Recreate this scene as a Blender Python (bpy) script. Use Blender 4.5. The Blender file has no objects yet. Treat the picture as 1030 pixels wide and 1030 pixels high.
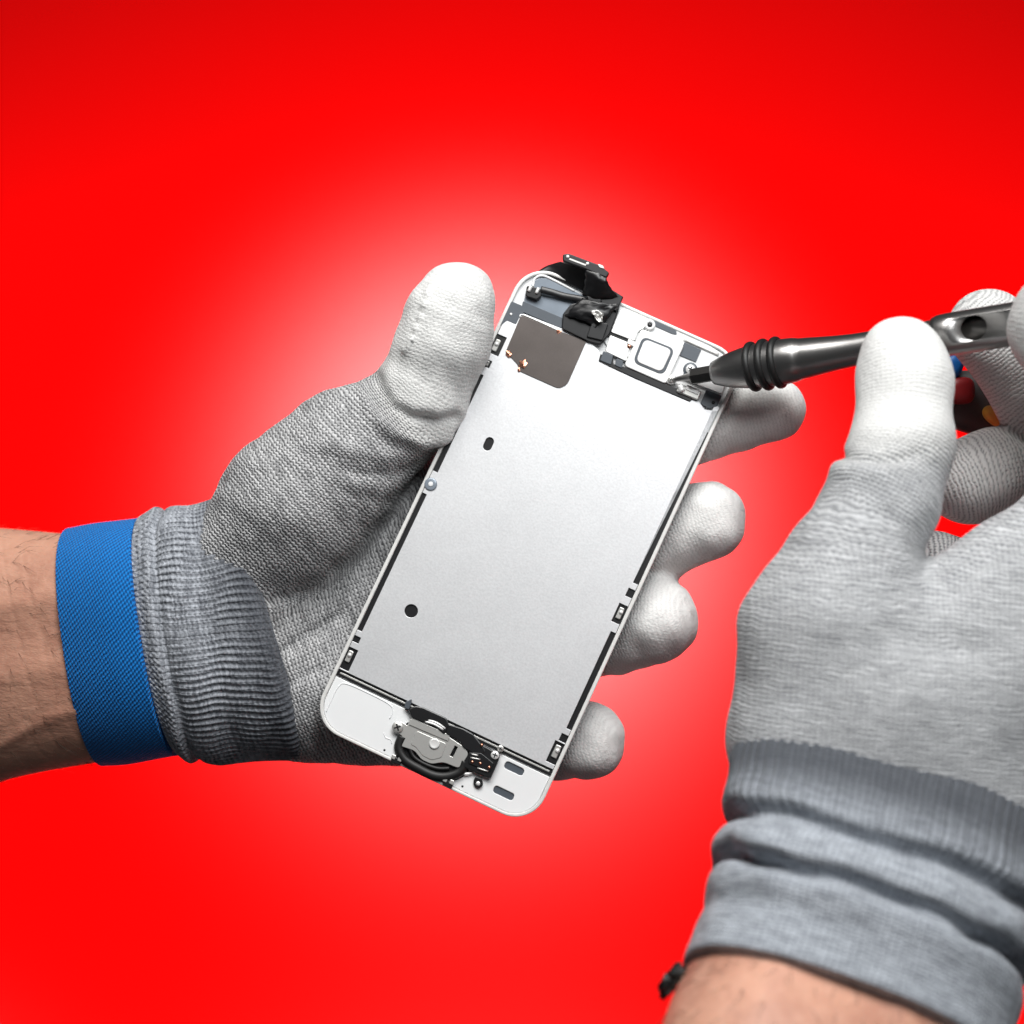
import bpy, bmesh, math, random
import numpy as np
from mathutils import Matrix, Vector

random.seed(7)
rng = np.random.default_rng(11)
SC = bpy.context.scene
COL = SC.collection

# ------------------------------------------------------------------ camera, world, lamps
# Working space: millimetres, x right, y up, z toward the camera; the camera sits at z = 450.
D, F = 450.0, 1872.0


def BL(p):
    return Vector((p[0] * .001, -p[2] * .001, p[1] * .001))


cam_d = bpy.data.cameras.new('camera')
cam = bpy.data.objects.new('camera', cam_d)
COL.objects.link(cam)
cam.location = BL((0, 0, D))
cam.rotation_euler = (math.radians(90), 0, 0)
cam_d.sensor_width = 36
cam_d.lens = 36 * F / 1030.0
cam_d.clip_start = .01
cam_d.clip_end = 50
cam_d.dof.use_dof = True
cam_d.dof.focus_distance = .447
cam_d.dof.aperture_fstop = 11
SC.camera = cam

w = bpy.data.worlds.new('World')
SC.world = w
w.use_nodes = True
w.node_tree.nodes['Background'].inputs['Color'].default_value = (.93, .96, 1, 1)
w.node_tree.nodes['Background'].inputs['Strength'].default_value = .05


def area(name, loc, target, size, watts, color=(1, 1, 1), size_y=None, spread=180):
    l = bpy.data.lights.new(name, 'AREA')
    l.energy = watts
    l.color = color
    l.size = size
    l.spread = math.radians(spread)
    if size_y:
        l.shape = 'RECTANGLE'
        l.size_y = size_y
    else:
        l.shape = 'DISK'
    o = bpy.data.objects.new(name, l)
    COL.objects.link(o)
    o.location = BL(loc)
    d = BL(target) - BL(loc)
    o.rotation_euler = d.to_track_quat('-Z', 'Y').to_euler()
    return o


area('key_lamp', (-40, 540, 360), (0, 0, 0), .46, 5.0, (1, .985, .96), .30)
area('fill_lamp', (170, 360, 490), (20, -30, 0), .30, 2.3, (.97, .99, 1))
# added lamps, unseen behind the hands, for the backdrop's red and pale glow
for sx in (-1, 1):
    area('backdrop_lamp', (1600 * sx, -420, -1150), (550 * sx, 400, -2700), 0.9, 80, (1, 1, 1), .6, 132)
area('glow_lamp', (-45, 1400, -1715), (-30, 20, -2500), .85, 18, (1, 1, 1), None, 140)

vs = SC.view_settings
vs.view_transform = 'Standard'
vs.look = 'None'
vs.exposure = 0
vs.gamma = 1
SC.cycles.use_denoising = True


# ------------------------------------------------------------------ helpers
def P(px, py, z):
    s = (D - z) / F
    return np.array([(px - 515) * s, (515 - py) * s, z], float)


def link(name, me, mat, parent=None, origin=None):
    o = bpy.data.objects.new(name, me)
    COL.objects.link(o)
    if mat is not None:
        me.materials.append(mat)
    if parent is not None:
        o.parent = parent
    return o


def thing(name, label, cat, loc=(0, 0, 0), group=None):
    o = bpy.data.objects.new(name, None)
    o.empty_display_size = .01
    COL.objects.link(o)
    o.location = BL(loc)
    o['label'] = label
    o['category'] = cat
    if group:
        o['group'] = group
    return o


def smooth(me, on=True):
    me.polygons.foreach_set('use_smooth', np.full(len(me.polygons), on))


def mesh_np(name, V, Fq, origin=(0, 0, 0), attr=None):
    """V in mm working space -> mesh in metres relative to origin."""
    V = np.asarray(V, float) - np.asarray(origin, float)
    B = np.stack([V[:, 0], -V[:, 2], V[:, 1]], 1) * .001
    me = bpy.data.meshes.new(name)
    Fq = np.asarray(Fq, np.int32)
    n, k = Fq.shape
    me.vertices.add(len(B))
    me.vertices.foreach_set('co', B.astype(np.float32).ravel())
    me.loops.add(n * k)
    me.loops.foreach_set('vertex_index', Fq.ravel())
    me.polygons.add(n)
    me.polygons.foreach_set('loop_start', np.arange(0, n * k, k, dtype=np.int32))
    me.update(calc_edges=True)
    me.validate()
    smooth(me)
    if attr is not None:
        a = me.attributes.new('knit', 'FLOAT_VECTOR', 'POINT')
        a.data.foreach_set('vector', np.asarray(attr, np.float32).ravel())
    return me


# ------------------------------------------------------------------ node helpers
class NT:
    def __init__(self, name):
        self.m = bpy.data.materials.new(name)
        self.m.use_nodes = True
        self.t = self.m.node_tree
        self.N = self.t.nodes
        self.b = self.N['Principled BSDF']

    def node(self, typ, **kw):
        n = self.N.new(typ)
        for k, v in kw.items():
            setattr(n, k, v)
        return n

    def put(self, sock, v):
        if hasattr(v, 'is_output'):
            self.t.links.new(v, sock)
        else:
            sock.default_value = v

    def math(self, op, a, b=None, c=None, clamp=False):
        n = self.node('ShaderNodeMath', operation=op, use_clamp=clamp)
        self.put(n.inputs[0], a)
        if b is not None:
            self.put(n.inputs[1], b)
        if c is not None:
            self.put(n.inputs[2], c)
        return n.outputs[0]

    def mix(self, f, a, b):
        n = self.node('ShaderNodeMix', data_type='RGBA')
        self.put(n.inputs[0], f)
        self.put(n.inputs[6], a)
        self.put(n.inputs[7], b)
        return n.outputs[2]

    def noise(self, vec, scale, detail=2, rough=.5):
        n = self.node('ShaderNodeTexNoise')
        self.put(n.inputs['Vector'], vec)
        n.inputs['Scale'].default_value = scale
        n.inputs['Detail'].default_value = detail
        n.inputs['Roughness'].default_value = rough
        return n.outputs['Fac']

    def ramp(self, f, lo, hi):
        n = self.node('ShaderNodeMapRange', interpolation_type='SMOOTHSTEP')
        self.put(n.inputs[0], f)
        n.inputs[1].default_value = lo
        n.inputs[2].default_value = hi
        return n.outputs[0]

    def obj(self):
        return self.node('ShaderNodeTexCoord').outputs['Object']

    def bump(self, h, dist, strength=1.0, prev=None):
        n = self.node('ShaderNodeBump')
        n.inputs['Strength'].default_value = strength
        n.inputs['Distance'].default_value = dist
        self.put(n.inputs['Height'], h)
        if prev is not None:
            self.put(n.inputs['Normal'], prev)
        return n.outputs['Normal']

    def set(self, **kw):
        for k, v in kw.items():
            self.put(self.b.inputs[k.replace('_', ' ')], v)
        return self


def c4(r, g, b):
    return (r, g, b, 1)


def mat_plain(name, col, rough=.5, metal=0, grain=0., gscale=3000, var=.0, coat=0., spec=.5, bumpd=0.):
    n = NT(name)
    o = n.obj()
    f = n.noise(o, gscale, 3)
    f2 = n.noise(o, 180, 3)
    k = n.math('ADD', n.math('MULTIPLY', n.math('SUBTRACT', f, .5), grain), n.math('MULTIPLY', n.math('SUBTRACT', f2, .5), var))
    k = n.math('ADD', k, 1)
    mul = n.node('ShaderNodeVectorMath', operation='SCALE')
    mul.inputs[0].default_value = col
    n.put(mul.inputs['Scale'], k)
    n.set(Base_Color=mul.outputs[0], Roughness=rough, Metallic=metal)
    n.b.inputs['Specular IOR Level'].default_value = spec
    n.b.inputs['Coat Weight'].default_value = coat
    if bumpd:
        n.set(Normal=n.bump(f, bumpd, .6))
    return n.m


def mat_knit(name, light, dark, pu=1.15, pv=1.45, amp=.30, depth=.00022, gap=.65, coat=False, marl=1.0, rib=False):
    """Knitted yarn from the surface's own along/around coordinates (mm); z of the attribute = how much coating covers it, or painted darkening on ribs."""
    n = NT(name)
    at = n.node('ShaderNodeAttribute', attribute_name='knit')
    sp = n.node('ShaderNodeSeparateXYZ')
    n.put(sp.inputs[0], at.outputs['Vector'])
    o = n.obj()
    wob = n.math('MULTIPLY', n.math('SUBTRACT', n.noise(o, 260, 3), .5), 1.5)
    wob2 = n.math('MULTIPLY', n.math('SUBTRACT', n.noise(o, 900, 2), .5), .55)
    u = n.math('ADD', n.math('ADD', sp.outputs[0], wob), wob2)
    v = n.math('ADD', sp.outputs[1], n.math('MULTIPLY', wob, .8))
    vv = n.math('DIVIDE', v, pv)
    tri = n.math('MULTIPLY', n.math('ABSOLUTE', n.math('SUBTRACT', n.math('FRACT', vv), .5)), 2)
    ph = n.math('ADD', n.math('DIVIDE', u, pu), n.math('MULTIPLY', tri, amp))
    row = n.math('MULTIPLY_ADD', n.math('COSINE', n.math('MULTIPLY', ph, 2 * math.pi)), .5, .5)
    wale = n.math('SUBTRACT', 1, n.math('POWER', tri, 3))
    if rib:
        h = n.math('ADD', n.math('MULTIPLY', row, .4), n.math('MULTIPLY', wale, .6))
    else:
        h = n.math('ADD', n.math('MULTIPLY', row, .68), n.math('MULTIPLY', wale, .32))
    fib = n.noise(o, 4200, 3, .6)
    blot = n.noise(o, 1500, 3, .7)
    hh = n.math('ADD', h, n.math('MULTIPLY', n.math('SUBTRACT', blot, .5), .5))
    # heather yarn: light and dark fibres, dark yarn plus painted shade between the loops
    cx = n.node('ShaderNodeCombineXYZ')
    n.put(cx.inputs[0], n.math('MULTIPLY', u, 1.1))
    n.put(cx.inputs[1], n.math('MULTIPLY', v, .16))
    streak = n.noise(cx.outputs[0], 1.0, 3, .7)
    m1 = n.ramp(n.math('ADD', n.math('MULTIPLY', streak, .45), n.math('ADD', n.math('MULTIPLY', blot, .3), n.math('MULTIPLY', fib, .25))), .40, .62)
    yarn = n.mix(n.math('MULTIPLY', m1, .72 * marl), c4(*light), c4(*dark))
    gap_shade = n.math('MULTIPLY', n.math('SUBTRACT', 1, n.ramp(hh, .05, .75)), gap)
    col = n.mix(gap_shade, yarn, c4(*[d * .55 for d in dark]))
    if rib:  # cuff darkening: fold shadow put into the colour over a darker knit
        col = n.mix(sp.outputs[2], col, n.mix(gap_shade, c4(*[d * .62 for d in dark]), c4(*[d * .25 for d in dark])))
    if coat:
        wq = n.ramp(n.math('ADD', n.math('ADD', sp.outputs[2], n.math('MULTIPLY', n.math('SUBTRACT', n.noise(o, 500, 4, .7), .5), .5)), n.math('MULTIPLY', n.math('SUBTRACT', h, .5), .45)), .28, .85)
        spk = n.ramp(n.math('ADD', n.noise(o, 1900, 3, .75), n.math('MULTIPLY', n.math('SUBTRACT', 1, sp.outputs[2]), .10)), .655, .73)
        lump = n.noise(o, 750, 4, .6)
        thick = n.ramp(sp.outputs[2], .72, 1.05)
        pu_col = n.mix(n.math('MULTIPLY', gap_shade, n.math('MULTIPLY_ADD', thick, -.30, .48)), n.mix(thick, c4(.66, .66, .648), c4(.78, .78, .765)), c4(.20, .20, .20))
        pu_col = n.mix(n.math('MULTIPLY', spk, .75), pu_col, c4(.14, .14, .15))
        col = n.mix(wq, col, pu_col)
        hh = n.math('MULTIPLY', hh, n.math('MULTIPLY_ADD', thick, -.55, n.math('MULTIPLY_ADD', wq, -.25, 1)))
    n.set(Base_Color=col, Roughness=.82)
    n.b.inputs['Specular IOR Level'].default_value = .25
    n.b.inputs['Sheen Weight'].default_value = .12
    n.b.inputs['Sheen Roughness'].default_value = .5
    nb = n.bump(hh, depth, 1.0)
    if coat:
        nb = n.bump(n.math('MULTIPLY', lump, wq), .00035, .7, nb)
    nb = n.bump(fib, .00008, .7, nb)
    n.set(Normal=nb)
    return n.m


def mat_skin():
    n = NT('skin')
    o = n.obj()
    st = n.node('ShaderNodeMapping')
    st.inputs['Scale'].default_value = (1, 1, 2.4)
    st.inputs['Rotation'].default_value = (0, .5, 0)
    n.put(st.inputs['Vector'], o)
    a = n.noise(o, 70, 4, .6)
    b = n.noise(o, 420, 4, .65)
    f = n.noise(st.outputs[0], 1300, 4, .7)
    col = n.mix(n.ramp(a, .35, .68), c4(.62, .325, .225), c4(.47, .225, .155))
    col = n.mix(n.math('MULTIPLY', n.ramp(b, .5, .75), .45), col, c4(.68, .39, .285))
    col = n.mix(n.math('MULTIPLY', n.ramp(f, .55, .75), .25), col, c4(.30, .15, .10))
    n.set(Base_Color=col, Roughness=.52)
    n.b.inputs['Subsurface Weight'].default_value = .12
    n.b.inputs['Subsurface Radius'].default_value = (1, .35, .2)
    n.b.inputs['Subsurface Scale'].default_value = .002
    wv = n.node('ShaderNodeTexVoronoi', feature='DISTANCE_TO_EDGE')
    n.put(wv.inputs['Vector'], st.outputs[0])
    wv.inputs['Scale'].default_value = 750
    nb = n.bump(n.ramp(wv.outputs['Distance'], 0, .25), .00003, .5)
    nb = n.bump(n.noise(st.outputs[0], 160, 4, .6), .0008, .5, nb)
    n.set(Normal=nb)
    return n.m


def mat_band():
    n = NT('blue_webbing')
    at = n.node('ShaderNodeAttribute', attribute_name='knit')
    sp = n.node('ShaderNodeSeparateXYZ')
    n.put(sp.inputs[0], at.outputs['Vector'])
    o = n.obj()
    wob = n.math('MULTIPLY', n.math('SUBTRACT', n.noise(o, 500, 2), .5), .5)
    u = n.math('ADD', sp.outputs[0], wob)
    v = n.math('ADD', sp.outputs[1], wob)
    d1 = n.math('COSINE', n.math('MULTIPLY', n.math('ADD', n.math('MULTIPLY', u, .75), v), 2 * math.pi / 1.2))
    d2 = n.math('COSINE', n.math('MULTIPLY', n.math('SUBTRACT', n.math('MULTIPLY', u, 1.0), n.math('MULTIPLY', v, .35)), 2 * math.pi / .85))
    h = n.math('MULTIPLY_ADD', d1, .35, n.math('MULTIPLY_ADD', d2, .15, .5))
    col = n.mix(n.ramp(h, .1, .7), c4(.0, .075, .29), c4(.001, .205, .63))
    n.set(Base_Color=col, Roughness=.7)
    n.b.inputs['Specular IOR Level'].default_value = .3
    n.b.inputs['Sheen Weight'].default_value = .08
    n.set(Normal=n.bump(h, .00028, 1))
    return n.m


M = {}
M['glove'] = mat_knit('coated_knit', (.68, .68, .685), (.06, .062, .068), pu=.88, pv=1.1, gap=.90, coat=True, depth=.00026)
M['glove_fine'] = mat_knit('fine_knit', (.59, .60, .615), (.085, .09, .10), pu=.9, pv=1.05, amp=.16, depth=.0002, gap=.7, coat=True, marl=.75)
M['rib'] = mat_knit('rib_knit', (.46, .485, .53), (.042, .048, .064), pu=1.1, pv=1.75, amp=.2, depth=.00025, gap=.75, rib=True)
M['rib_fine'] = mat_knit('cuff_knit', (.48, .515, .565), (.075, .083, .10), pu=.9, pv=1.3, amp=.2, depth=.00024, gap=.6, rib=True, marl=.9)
M['skin'] = mat_skin()
M['band'] = mat_band()
M['hair'] = mat_plain('brown_hair', (.05, .03, .02), .5)
M['white'] = mat_plain('white_plastic', (.82, .83, .835), .38, var=.05, grain=.03)
M['rim'] = mat_plain('pearl_rim', (.76, .755, .735), .34, metal=.1, grain=.25, gscale=900, var=.2)
M['glass'] = mat_plain('screen_glass', (.02, .02, .022), .08)
M['steel'] = mat_plain('shield_steel', (.78, .786, .80), .40, metal=.55, grain=.30, gscale=1900, var=.05, bumpd=.00002)
def smudge(m):
    t = m.node_tree
    tc = t.nodes.new('ShaderNodeTexCoord')
    nz = t.nodes.new('ShaderNodeTexNoise')
    nz.inputs['Scale'].default_value = 34
    nz.inputs['Detail'].default_value = 5
    nz.inputs['Distortion'].default_value = 1.5
    mr = t.nodes.new('ShaderNodeMapRange')
    for k, v in zip((1, 2, 3, 4), (.3, .7, .405, .44)):
        mr.inputs[k].default_value = v
    t.links.new(tc.outputs['Object'], nz.inputs['Vector'])
    t.links.new(nz.outputs['Fac'], mr.inputs[0])
    t.links.new(mr.outputs[0], t.nodes['Principled BSDF'].inputs['Roughness'])


smudge(M['steel'])
M['bright'] = mat_plain('bright_steel', (.86, .86, .85), .34, metal=.3, grain=.05, var=.05)
M['dullsteel'] = mat_plain('brushed_bracket', (.62, .615, .59), .36, metal=.6, grain=.12, var=.12)
M['black'] = mat_plain('black_plastic', (.008, .008, .009), .38, var=.3)
M['gloss'] = mat_plain('black_flex', (.008, .008, .009), .36, var=.4, coat=.08)
M['rubber'] = mat_plain('black_rubber', (.007, .007, .007), .5)
M['slate'] = mat_plain('slate_gasket', (.075, .088, .105), .42, var=.2, grain=.2)
M['film'] = mat_plain('blue_grey_film', (.30, .345, .40), .22, metal=.3, var=.5)
M['foil'] = mat_plain('brown_foil', (.13, .112, .104), .34, metal=.7, grain=.18, var=.35)
M['copper'] = mat_plain('copper', (.72, .33, .22), .3, metal=1, grain=.6, gscale=1500)
M['sponge'] = mat_plain('white_mesh', (.82, .82, .815), .7, grain=.08)
M['gun'] = mat_plain('gunmetal', (.38, .372, .365), .31, metal=1, grain=.10, gscale=1800, var=.1)
M['bit'] = mat_plain('dark_bit_steel', (.13, .125, .12), .3, metal=1)
M['blue'] = mat_plain('blue_plastic', (.0, .12, .42), .45)
M['red'] = mat_plain('red_plastic', (.28, .012, .015), .45)
M['amber'] = mat_plain('amber_plastic', (.85, .42, .06), .4)
M['case'] = mat_plain('dark_case', (.05, .048, .048), .5, var=.4)


# ------------------------------------------------------------------ the setting
def build_backdrop():
    n = NT('red_backdrop_paint')
    n.N.remove(n.b)
    out = n.N['Material Output']
    d = n.node('ShaderNodeBsdfDiffuse')
    g = n.node('ShaderNodeBsdfAnisotropic', distribution='BECKMANN')
    o = n.obj()
    f = n.noise(o, 3, 3)
    n.put(d.inputs['Color'], n.mix(f, c4(.38, .0, .0), c4(.37, .0, .0)))
    g.inputs['Color'].default_value = (.046, .046, .046, 1)
    g.inputs['Roughness'].default_value = .335
    a = n.node('ShaderNodeAddShader')
    n.put(a.inputs[0], d.outputs[0])
    n.put(a.inputs[1], g.outputs[0])
    n.put(out.inputs['Surface'], a.outputs[0])
    bm = bmesh.new()
    bmesh.ops.create_cube(bm, size=1)
    bmesh.ops.scale(bm, vec=(6.0, .02, 4.4), verts=bm.verts)
    bmesh.ops.bevel(bm, geom=bm.edges[:], offset=.006, segments=2, affect='EDGES')
    me = bpy.data.meshes.new('backdrop')
    bm.to_mesh(me)
    bm.free()
    ob = link('backdrop', me, n.m)
    ob.location = BL((-30, 20, -2510))
    ob.rotation_euler = (math.radians(-30), 0, 0)
    ob['kind'] = 'structure'
    ob['label'] = 'plain red satin backdrop panel with a soft pale glow'


build_backdrop()


# ------------------------------------------------------------------ implicit surfaces
def cone(p, a, b, ra, rb):
    ab = b - a
    L2 = float(ab @ ab) + 1e-9
    t = np.clip(((p - a) @ ab) / L2, 0, 1)
    q = p - a - t[..., None] * ab
    return np.sqrt((q * q).sum(-1)) - (ra + (rb - ra) * t)


def smin(a, b, k):
    h = np.clip(.5 + .5 * (b - a) / k, 0, 1)
    return b + (a - b) * h - k * h * (1 - h)


class Body:
    """Groups of tapered bones; smooth union inside a group (k) and between groups (kg)."""

    def __init__(self, kg):
        self.groups = []
        self.kg = kg

    def group(self, name, k, bones, mode='bone', A=None, coat=0., kg=None, ref=0):
        # bones: list of (a, b, ra, rb) in mm
        self.groups.append(dict(name=name, k=k, bones=[(a.astype(np.float32), b.astype(np.float32), ra, rb) for a, b, ra, rb in bones], mode=mode, A=A, coat=coat, kg=kg or self.kg, ref=ref))

    def gd(self, g, p):
        d = None
        for b in g['bones']:
            e = cone(p, *b)
            d = e if d is None else smin(d, e, g['k'])
        return d

    def sdf(self, p):
        d = None
        for g in self.groups:
            e = self.gd(g, p)
            d = e if d is None else smin(d, e, g['kg'])
        return d

    def mesh(self, h):
        lo = np.array([1e9] * 3)
        hi = -lo
        for g in self.groups:
            for a, b, ra, rb in g['bones']:
                lo = np.minimum(lo, np.minimum(a - ra, b - rb))
                hi = np.maximum(hi, np.maximum(a + ra, b + rb))
        lo -= 5
        hi += 5
        n = np.ceil((hi - lo) / h).astype(int) + 1
        # coarse pass first, then only evaluate blocks near the surface
        xs = [lo[i] + h * np.arange(n[i]) for i in range(3)]
        Fv = np.full(n, 10., np.float32)
        bs = 16
        for i in range(0, n[0], bs):
            for j in range(0, n[1], bs):
                for k in range(0, n[2], bs):
                    c = np.array([[xs[0][i] + bs * h / 2, xs[1][j] + bs * h / 2, xs[2][k] + bs * h / 2]], np.float32)
                    dc = self.sdf(c)[0]
                    if abs(dc) > bs * h * 1.0 + 3:
                        Fv[i:i + bs, j:j + bs, k:k + bs] = np.sign(dc) * 10
                        continue
                    gx = np.stack(np.meshgrid(xs[0][i:i + bs], xs[1][j:j + bs], xs[2][k:k + bs], indexing='ij'), -1).astype(np.float32)
                    Fv[i:i + bs, j:j + bs, k:k + bs] = self.sdf(gx)
        S = Fv < 0
        c8 = sum(S[a:n[0] - 1 + a, b:n[1] - 1 + b, c:n[2] - 1 + c].astype(np.int8) for a in (0, 1) for b in (0, 1) for c in (0, 1))
        act = (c8 > 0) & (c8 < 8)
        idx = np.full(act.shape, -1, np.int64)
        ii = np.argwhere(act)
        idx[act] = np.arange(len(ii))
        V = lo + (ii + .5) * h
        V = V.astype(np.float32)
        for _ in range(5):
            d = self.sdf(V)
            g = self.grad(V)
            V = V - (d * .9)[:, None] * g
        quads = []
        for ax in range(3):
            o1, o2 = (ax + 1) % 3, (ax + 2) % 3
            s0 = [slice(None)] * 3
            s1 = [slice(None)] * 3
            s0[ax] = slice(0, -1)
            s1[ax] = slice(1, None)
            ed = S[tuple(s0)] != S[tuple(s1)]
            e = np.argwhere(ed)
            ok = (e[:, o1] > 0) & (e[:, o2] > 0) & (e[:, o1] < act.shape[o1]) & (e[:, o2] < act.shape[o2])
            e = e[ok]
            q = []
            for da, db in ((-1, -1), (0, -1), (0, 0), (-1, 0)):
                f = e.copy()
                f[:, o1] += da
                f[:, o2] += db
                q.append(idx[f[:, 0], f[:, 1], f[:, 2]])
            q = np.stack(q, 1)
            ins = S[e[:, 0], e[:, 1], e[:, 2]]
            q[~ins] = q[~ins][:, ::-1]
            q = q[(q >= 0).all(1)]
            quads.append(q)
        Q = np.concatenate(quads)
        return V.astype(float), Q

    def grad(self, V, e=.25):
        g = np.stack([self.sdf(V + np.eye(3, dtype=np.float32)[i] * e) - self.sdf(V - np.eye(3, dtype=np.float32)[i] * e) for i in range(3)], 1)
        return g / (np.linalg.norm(g, axis=1, keepdims=True) + 1e-9)

    def knit(self, V):
        ds, us, vs_, cs = [], [], [], []
        V32 = V.astype(np.float32)
        for g in self.groups:
            if g['mode'] == 'plane':
                o, A, B = g['A']
                ds.append(self.gd(g, V32))
                us.append((V - o) @ A)
                vs_.append((V - o) @ B)
                cs.append(np.full(len(V), g['coat']) if not callable(g['coat']) else g['coat'](V))
            else:
                ro, rA, rB = self.groups[g['ref']]['A']
                s0 = float((g['bones'][0][0] - ro) @ rA)
                for a, b, ra, rb in g['bones']:
                    v0 = float((a - ro) @ rB)
                    ax = (b - a).astype(float)
                    L = np.linalg.norm(ax)
                    ax /= L
                    f = np.array([0., 0., 1.])
                    f -= ax * (f @ ax)
                    f /= np.linalg.norm(f)
                    sd = np.cross(ax, f)
                    r = V - a
                    t = np.clip(r @ ax, -rb, L + rb)
                    ang = np.arctan2(r @ sd, r @ f)
                    rad = ra + (rb - ra) * np.clip(t / L, 0, 1)
                    ds.append(cone(V32, a, b, ra, rb))
                    us.append(s0 + t)
                    vs_.append(v0 - ang * (ra + rb) / 2)
                    cs.append(np.full(len(V), g['coat']) if not callable(g['coat']) else g['coat'](V))
                    s0 += L
        ds = np.array(ds)
        wt = np.exp(-(ds - ds.min(0)) / 1.0)
        wt /= wt.sum(0)
        return np.stack([(wt * np.array(us)).sum(0), (wt * np.array(vs_)).sum(0), (wt * np.array(cs)).sum(0)], 1)


def lumps(V, scale, n=9, seed=1):
    r = np.random.default_rng(seed)
    out = np.zeros(len(V))
    for _ in range(n):
        k = r.normal(size=3)
        k *= 2 * np.pi / (scale * r.uniform(.7, 1.6)) / np.linalg.norm(k)
        out += np.sin(V @ k + r.uniform(0, 6.28))
    return out / math.sqrt(n)


def to_px(V):
    s = F / (D - V[:, 2])
    return np.stack([515 + V[:, 0] * s, 515 - V[:, 1] * s], 1)


def px_line_dist(V, pts):
    """Distance (px) of each vertex to a polyline on the glove, and position along it 0..1; front-facing shapes only."""
    q = to_px(V)
    best = np.full(len(V), 1e9)
    par = np.zeros(len(V))
    sgn = np.zeros(len(V))
    m = len(pts) - 1
    for i in range(m):
        a, b = np.array(pts[i], float), np.array(pts[i + 1], float)
        ab = b - a
        t = np.clip(((q - a) @ ab) / (ab @ ab), 0, 1)
        r = q - a - t[:, None] * ab
        d = np.linalg.norm(r, axis=1)
        u = d < best
        best[u] = d[u]
        par[u] = ((i + t) / m)[u]
        sgn[u] = np.sign(ab[0] * r[:, 1] - ab[1] * r[:, 0])[u]
    return best, par, sgn


def crease(V, Nn, pts, wpx, depth, front):
    d, t, s = px_line_dist(V, pts)
    fade = np.clip(np.minimum(t, 1 - t) * 5, 0, 1) if True else 1
    return -depth * np.exp(-(d / wpx) ** 2) * fade * front


# ------------------------------------------------------------------ lofted sleeves
def catmull(pts, t):
    pts = np.asarray(pts, float)
    n = len(pts) - 1
    x = np.clip(t, 0, 1) * n
    i = np.minimum(x.astype(int), n - 1)
    f = (x - i)[:, None]
    p0 = pts[np.maximum(i - 1, 0)]
    p1 = pts[i]
    p2 = pts[i + 1]
    p3 = pts[np.minimum(i + 2, n)]
    return .5 * (2 * p1 + (p2 - p0) * f + (2 * p0 - 5 * p1 + 4 * p2 - p3) * f ** 2 + (3 * p1 - p0 - 3 * p2 + p3) * f ** 3)


def loft(name, stations, nt, nphi, disp, mat, parent, origin, ts=None, shade_tone=None, slide=None):
    """stations: (edge px A, edge px B, z of centre, half depth mm, (bulge px x, y)); the sleeve's section is an ellipse."""
    C, U, Nv = [], [], []
    for (A, B, z, hd, bl) in stations:
        a, b = P(*A, z), P(*B, z)
        s = (D - z) / F
        C.append((a + b) / 2)
        U.append((a - b) / 2)
        mid = ((A[0] + B[0]) / 2 + bl[0], (A[1] + B[1]) / 2 + bl[1])
        Nv.append(P(*mid, z + hd) - (a + b) / 2)
    t = np.linspace(0, 1, nt) if ts is None else np.asarray(ts)
    c, u, v = catmull(C, t), catmull(U, t), catmull(Nv, t)
    ph = np.linspace(0, 2 * np.pi, nphi, endpoint=False)
    T, PH = np.meshgrid(t, ph, indexing='ij')
    sq = lambda x: np.sign(x) * np.abs(x) ** .82
    dirn = u[:, None, :] * sq(np.cos(PH))[..., None] + v[:, None, :] * sq(np.sin(PH))[..., None]
    base = c[:, None, :] + dirn
    un = u / (np.linalg.norm(u, axis=1, keepdims=True) ** 2)
    vn = v / (np.linalg.norm(v, axis=1, keepdims=True) ** 2)
    nrm = un[:, None, :] * np.cos(PH)[..., None] + vn[:, None, :] * np.sin(PH)[..., None]
    nrm /= np.linalg.norm(nrm, axis=-1, keepdims=True)
    per = np.linalg.norm(np.diff(np.concatenate([base[len(t) // 2], base[len(t) // 2][:1]]), axis=0), axis=1)
    arc = np.concatenate([[0], np.cumsum(per)[:-1]])
    along = np.concatenate([[0], np.cumsum(np.linalg.norm(np.diff(c, axis=0), axis=1))])
    Uc = np.broadcast_to(along[:, None], T.shape)
    Vc = np.broadcast_to(arc[None, :], T.shape)
    V = base + nrm * disp(T, PH, Uc, Vc)[..., None]
    if slide is not None:
        axd = (c[-1] - c[0]) / np.linalg.norm(c[-1] - c[0])
        V = V + axd * slide(T, PH)[..., None]
    ii = np.arange(len(t) - 1)[:, None] * nphi
    jj = np.arange(nphi)[None, :]
    j2 = (jj + 1) % nphi
    Q = np.stack([ii + jj, ii + j2, ii + nphi + j2, ii + nphi + jj], -1).reshape(-1, 4)
    att = np.stack([Uc, Vc, np.zeros_like(Uc) if shade_tone is None else shade_tone(T, PH)], -1).reshape(-1, 3)
    V = V.reshape(-1, 3)
    # keep faces pointing outward
    ax = c[-1] - c[0]
    if np.dot(np.cross(u[0], v[0]), ax) > 0:
        pass
    else:
        Q = Q[:, ::-1]
    me = mesh_np(name, V, Q, origin, att)
    o = link(name, me, mat, parent)
    return o


def ss(x, a, b):
    t = np.clip((x - a) / (b - a), 0, 1)
    return t * t * (3 - 2 * t)


def gs(x, m, s):
    return np.exp(-((x - m) / s) ** 2)


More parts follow.
